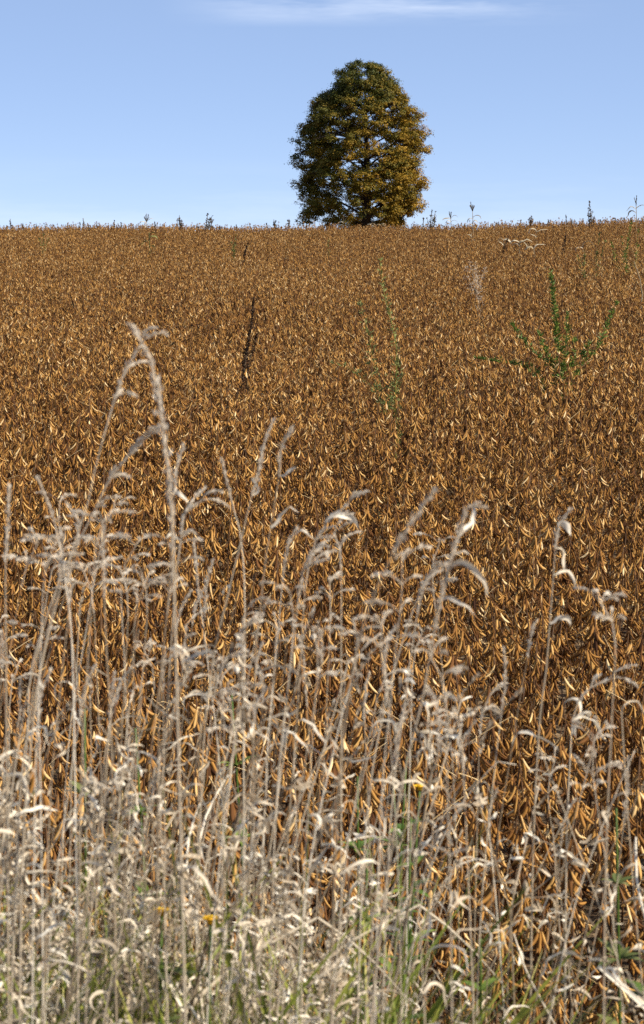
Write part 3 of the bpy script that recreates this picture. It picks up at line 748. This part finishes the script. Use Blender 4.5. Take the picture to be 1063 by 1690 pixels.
for (ps, mt, lb, nn) in (([[(389, 388), (388, 405), (389, 424)], [(382, 398), (388, 424)]], M_olive, 'small greenish weed in the far crop beside the small leaning dark spike', 160),
                     ([[(543, 394), (542, 404), (542, 418)]], M_olive, 'tiny green weed poking out of the far crop under the tree', 130),
                     ([[(72, 386), (72, 400), (72, 416)], [(64, 392), (70, 415)], [(80, 392), (74, 415)]], M_olive, 'low dull green weed patch in the far crop away from the tree', 120),
                     ([[(1042, 362), (1040, 400), (1036, 445)], [(1054, 378), (1046, 440)], [(1026, 390), (1034, 440)], [(1008, 396), (1020, 440)]], M_weed, 'tall dim green weed clump on the crest beside the hooked maize stalk', 150),
                     ([[(990, 385), (988, 410), (986, 445)], [(1000, 395), (990, 440)]], M_olive, 'dull green weed in the far crop next to the tall dim clump', 90),
                     ([[(965, 412), (966, 430), (966, 452)], [(952, 420), (962, 450)]], M_olive, 'faint grey-green weed above the bushy bright green one', 90)):
    weed('green_weed', dist_of_canopy(ps[0][-1][1] - 4), ps, mt, M_green, lb, 'weed', r0=.006, n=nn, ln=.05, wd=.02, tone=.45, spread=.07)


# dry weeds along the crest, seen against the sky
crest = [(17, 361, 3, 0), (38, 368, 2, 0), (137, 360, 3, 0), (132, 366, 2, 0), (112, 369, 2, 0), (189, 364, 2, 0), (200, 367, 2, 0), (296, 355, 5, 1), (300, 362, 3, 1), (343, 352, 6, 1), (348, 360, 4, 1), (390, 370, 2, 0), (440, 368, 2, 0), (452, 362, 3, 1),
         (477, 361, 2, 1), (494, 369, 2, 0), (532, 367, 2, 0), (699, 360, 4, 0), (713, 345, 7, 2), (877, 357, 4, 2), (934, 354, 2, 0), (944, 361, 2, 0), (973, 331, 4, 1), (981, 356, 3, 0), (991, 362, 2, 0), (160, 367, 2, 0), (60, 369, 2, 0), (255, 366, 2, 0), (560, 368, 2, 0), (860, 362, 3, 0), (905, 362, 2, 0), (1015, 360, 3, 0), (820, 366, 2, 0), (1030, 358, 2, 0)]
crest += [(R.uniform(2, 1060), R.uniform(-10, -3), 2, 0) for _ in range(30)]
for i, (u, v, wd, br) in enumerate(crest):
    if v < 0: v = (380 if u < 700 else 378 - (u - 700) * .03) + v
    d = R.uniform(72, 80); vb = 380 if u < 700 else 378 - (u - 700) * .03
    ls = [[(u, v), (u + R.uniform(-1, 1), (v + vb) / 2), (u + R.uniform(-1, 1), vb)]]
    for b in range(br * 2): s_ = R.choice((-1, 1)); t = R.uniform(.1, .7); ls.append([(u + s_ * wd * R.uniform(.6, 1.5), v + (vb - v) * t * .7), (u + s_ * wd * .5, v + (vb - v) * (t + .2)), (u, vb)])
    lb = {7: 'tallest twiggy grey weed spray on the crest just beside the tree', 973: ''}.get(wd, '')
    if u == 973: lb = 'tall thin branching dry weed spire on the crest skyline, far from the tree'
    elif u == 343: lb = 'wide twiggy dry weed on the crest, on the darker side of the tree'
    elif u == 296: lb = 'dark candelabra-shaped dry weed on the crest skyline'
    elif u == 699: lb = 'dark narrow seed spike on the crest beside the grey twiggy spray'
    elif u == 877: lb = 'low forked dry weed on the crest between two maize stalks and the spire'
    grp = None
    if not lb: lb, grp = 'short dry weed tip poking above the crest against the sky', 'short weed tips along the crest'
    weed('dry_weed', d, ls, M_far, M_far, lb, 'weed', r0=.022, n=90 if br else 120, ln=.07, wd=.035, tone=.4, spread=.04 + .012 * wd, group=grp)


def maize(d, u, vtop, vbase, leaves, tassel, label, mt=M_straw, sp=1.0):
    """volunteer maize stalk: stem, long bent leaves, tassel; leaves: (height pixel, length pixels, side)"""
    p = at(u, vbase, d); foot = np.array([p[0], d, gz(p[0], d)]); k = d / FPX; root = empty('maize_stalk', foot); tag(root, label, 'maize stalk')
    t_ = at(u, vtop, d) - foot; mb = MB(); ax = resample([[0, 0, 0], t_ * .5 + [.02, 0, 0], t_], 8); mb.tube(ax, np.linspace(.014, .008, 8), 6, .3); part('stem', mb.mesh('stem', mt), root)
    r = random.Random(int(u))
    for (v, lp, s_) in leaves:
        b = at(u, v, d) - foot; b[0] = np.interp(b[2], ax[:, 2], ax[:, 0]); b[1] = np.interp(b[2], ax[:, 2], ax[:, 1])
        pts = arc([0, 0, 0], [s_ * .7, r.uniform(-.3, .3), .9], [s_ * .05, 0, 0], lp * k, 8, droop=r.uniform(.15, .6)); pts[2:] += np.cumsum(NR.normal(size=(6, 3)), 0) * lp * k * .035; m2 = MB()
        m2.ribbon(pts, np.array([.6, 1, 1, .95, .85, .65, .4, .05]) * r.uniform(.04, .065) * sp, r.uniform(.5, 1), side=[0, 1, .2], twist=r.uniform(-1.2, 1.2), fold=.4)
        part('leaf', m2.mesh('leaf', mt), root, b)
    if tassel:
        m3 = MB()
        for q in range(tassel):
            c = arc(t_, [r.uniform(-.5, .5), r.uniform(-.4, .4), 1], [r.uniform(-.05, .05), 0, 0], r.uniform(.14, .28), 6, droop=.04); m3.tube(c, .008, 3, .4, cap=False)
            m3.diamonds(resample(c, 14), np.tile([0, 0, 1.0], (14, 1)) + NR.normal(size=(14, 3)) * .4, .05, .025, .5)
        part('tassel', m3.mesh('tassel', M_far), root)


maize(70, 242, 366, 384, [(368, 16, -1), (366, 15, 1), (372, 14, 1), (376, 12, -1)], 6, 'dry maize stalk with a forked tassel on the crest above the tallest plume')
maize(50, 246, 384, 425, [(388, 20, 1), (395, 20, 1), (400, 18, -1), (408, 14, 1)], 0, 'half-green maize plant with pale bent leaves just below the crest maize', M_olive)
maize(72, 567, 368, 384, [(368, 12, -1), (370, 14, 1), (373, 10, -1)], 3, 'pale maize tuft in front of the crown, just before the trunk')
maize(76, 613, 368, 384, [(371, 12, -1), (370, 10, 1), (374, 10, 1)], 2, 'pale maize tuft directly in front of the tree trunk')
maize(76, 629, 370, 384, [(371, 12, 1), (372, 10, -1), (374, 12, 1)], 0, 'low pale maize tuft just past the tree trunk')
maize(66, 744, 360, 380, [(362, 16, -1), (361, 15, 1), (366, 12, -1), (367, 14, 1)], 4, 'bleached maize stalk with a mop of pale leaves on the crest')
maize(60, 780, 348, 384, [(360, 18, 1), (362, 16, -1), (368, 14, 1), (372, 12, -1)], 6, 'tallest tasselled maize stalk standing up from the crest')
maize(55, 778, 385, 415, [(390, 10, -1), (398, 8, 1)], 0, 'thin bare maize stalk in the far crop under the tallest tasselled one')
maize(52, 831, 394, 425, [(396, 16, -1), (398, 14, 1), (405, 14, -1)], 0, 'pale folded maize beside the small dark spike')
maize(48, 857, 398, 430, [(400, 22, -1), (401, 20, 1), (404, 24, 1), (405, 18, -1), (408, 20, 1)], 0, 'whitest tangle of bleached maize leaves in the far crop', sp=1.3)
maize(56, 885, 378, 415, [(380, 22, -1), (384, 18, 1), (392, 16, -1)], 0, 'upright pale maize stalk with a bent leaf below the crest')
maize(46, 881, 408, 435, [(411, 22, 1), (411, 20, -1)], 0, 'low flat-lying pale maize leaves just under the whitest tangle', sp=1.2)
maize(50, 962, 402, 430, [(404, 30, 1), (410, 20, -1)], 0, 'curved pale maize leaf arching above the crop toward the green clump')
maize(62, 1050, 338, 385, [(346, 26, -1), (345, 18, 1), (352, 22, -1)], 3, 'maize stalk with a large hooked hanging leaf at the high end of the crest', sp=1.5)
weed('broken_stalk', 27, [[(1046, 431), (1050, 442), (1054, 455), (1056, 475)]], M_straw, M_straw, 'slanting pale broken stalk in the far crop under the dim green clump', 'dead stalk', r0=.010, n=20, ln=.04, wd=.01, tone=.6, spread=.01, leaf='leaf')

weed('fuzzy_weed', 28, [[(785, 432), (785, 450), (784, 480)], [(768, 440), (778, 470)], [(802, 442), (790, 470)], [(775, 430), (782, 465)]], M_head, M_dry,
     'pale fluffy weed like a puff of smoke in the far crop', 'weed', r0=.003, n=340, ln=.03, wd=.005, tone=.5, spread=.13)

# ------------------------------------------------------------------ weeds at the near edge of the crop
def leafy(u, v, d, h, mt, label, seed, flower=False, n=26, name='leafy_weed', ls=.06):
    r = random.Random(seed); p = at(u, v, d); foot = np.array([p[0], d, gz(p[0], d)]); h = p[2] - foot[2]
    root = empty(name, foot); tag(root, label, 'weed'); mb = MB()
    ax = arc([0, 0, 0], [r.uniform(-.06, .06), r.uniform(-.06, .06), 1], [0, 0, 0], h, 9); mb.tube(ax, np.linspace(.004, .0018, 9), 5, .4); part('stem', mb.mesh('stem', M_weed), root)
    lf = MB()
    for k in range(n):
        t = r.uniform(.35, 1); i = int(t * 8); a = r.uniform(0, 6.28); ln = ls * r.uniform(.6, 1.3) * (1.25 - .5 * t)
        c = arc(ax[i], [math.cos(a), math.sin(a), r.uniform(.2, .9)], [0, 0, 0], ln, 6, droop=.14)
        lf.ribbon(c, np.array([.15, .7, 1, .85, .5, .03]) * ln * .34, r.uniform(.2, .95), side=[-math.sin(a), math.cos(a), 0], fold=.3)
    part('foliage', lf.mesh('foliage', mt), root)
    if flower:
        fl = MB()
        for q in range(14):
            a = q / 14 * 6.283; fl.ribbon(arc(ax[-1], [math.cos(a), math.sin(a), .5], [0, 0, 0], .012, 4, droop=.1), [.003, .0045, .004, .002], r.uniform(0, 1), side=[-math.sin(a), math.cos(a), 0])
        fl.tube([ax[-1] + [0, 0, -.004], ax[-1] + [0, 0, .004]], [.004, .005], 8, .2); part('flower', fl.mesh('flower', M_yellow), root)


for k, (u, v, d, fl, mt, lb) in enumerate([
        (618, 1240, 4.15, False, M_weed, 'leafy green weed with pale top leaves between the verge and the first pods'),
        (598, 1275, 4.05, False, M_weed, 'darker leafy weed beside the pale-topped one'),
        (632, 1303, 3.7, True, M_weed, 'green weed bearing one small yellow flower at the field edge'),
        (700, 1290, 4.2, False, M_weed, 'leafy weed half hidden behind the bent hoop stalk'),
        (655, 1360, 3.6, False, M_weed, 'broad-leaved weed under the small yellow flower'),
        (585, 1400, 3.5, False, M_weed, 'low green weed in the dip before the broad-leaved one'),
        (440, 1150, 4.3, False, M_weed, 'small green weed among the dark gaps of the crop edge'),
        (330, 1505, 2.7, True, M_olive, 'orange-yellow flower nodding in the bleached grass, the higher of two'),
        (250, 1515, 2.7, True, M_olive, 'orange-yellow flower in the bleached grass, the lower of two'),
        (1052, 1330, 3.5, False, M_olive, 'yellow-green leafy weed at the outer edge of the sparse grass'),
        (1058, 1560, 3.1, False, M_weed, 'green weed low at the outer edge of the sparse grass'),
        (800, 1560, 3.1, False, M_weed, 'low green weed below the smooth bowed stalk'),
        (130, 1180, 3.6, False, M_olive, 'yellow-green weed deep in the thickest grass'),
        (280, 1200, 3.8, False, M_weed, 'green weed peeping between stems under the tallest plume')]):
    leafy(u, v, d, 0, mt, lb, 900 + k, fl, n=40 if not fl else 22, ls=.055)
print('leaves', NLEAF, 'soy', nP)
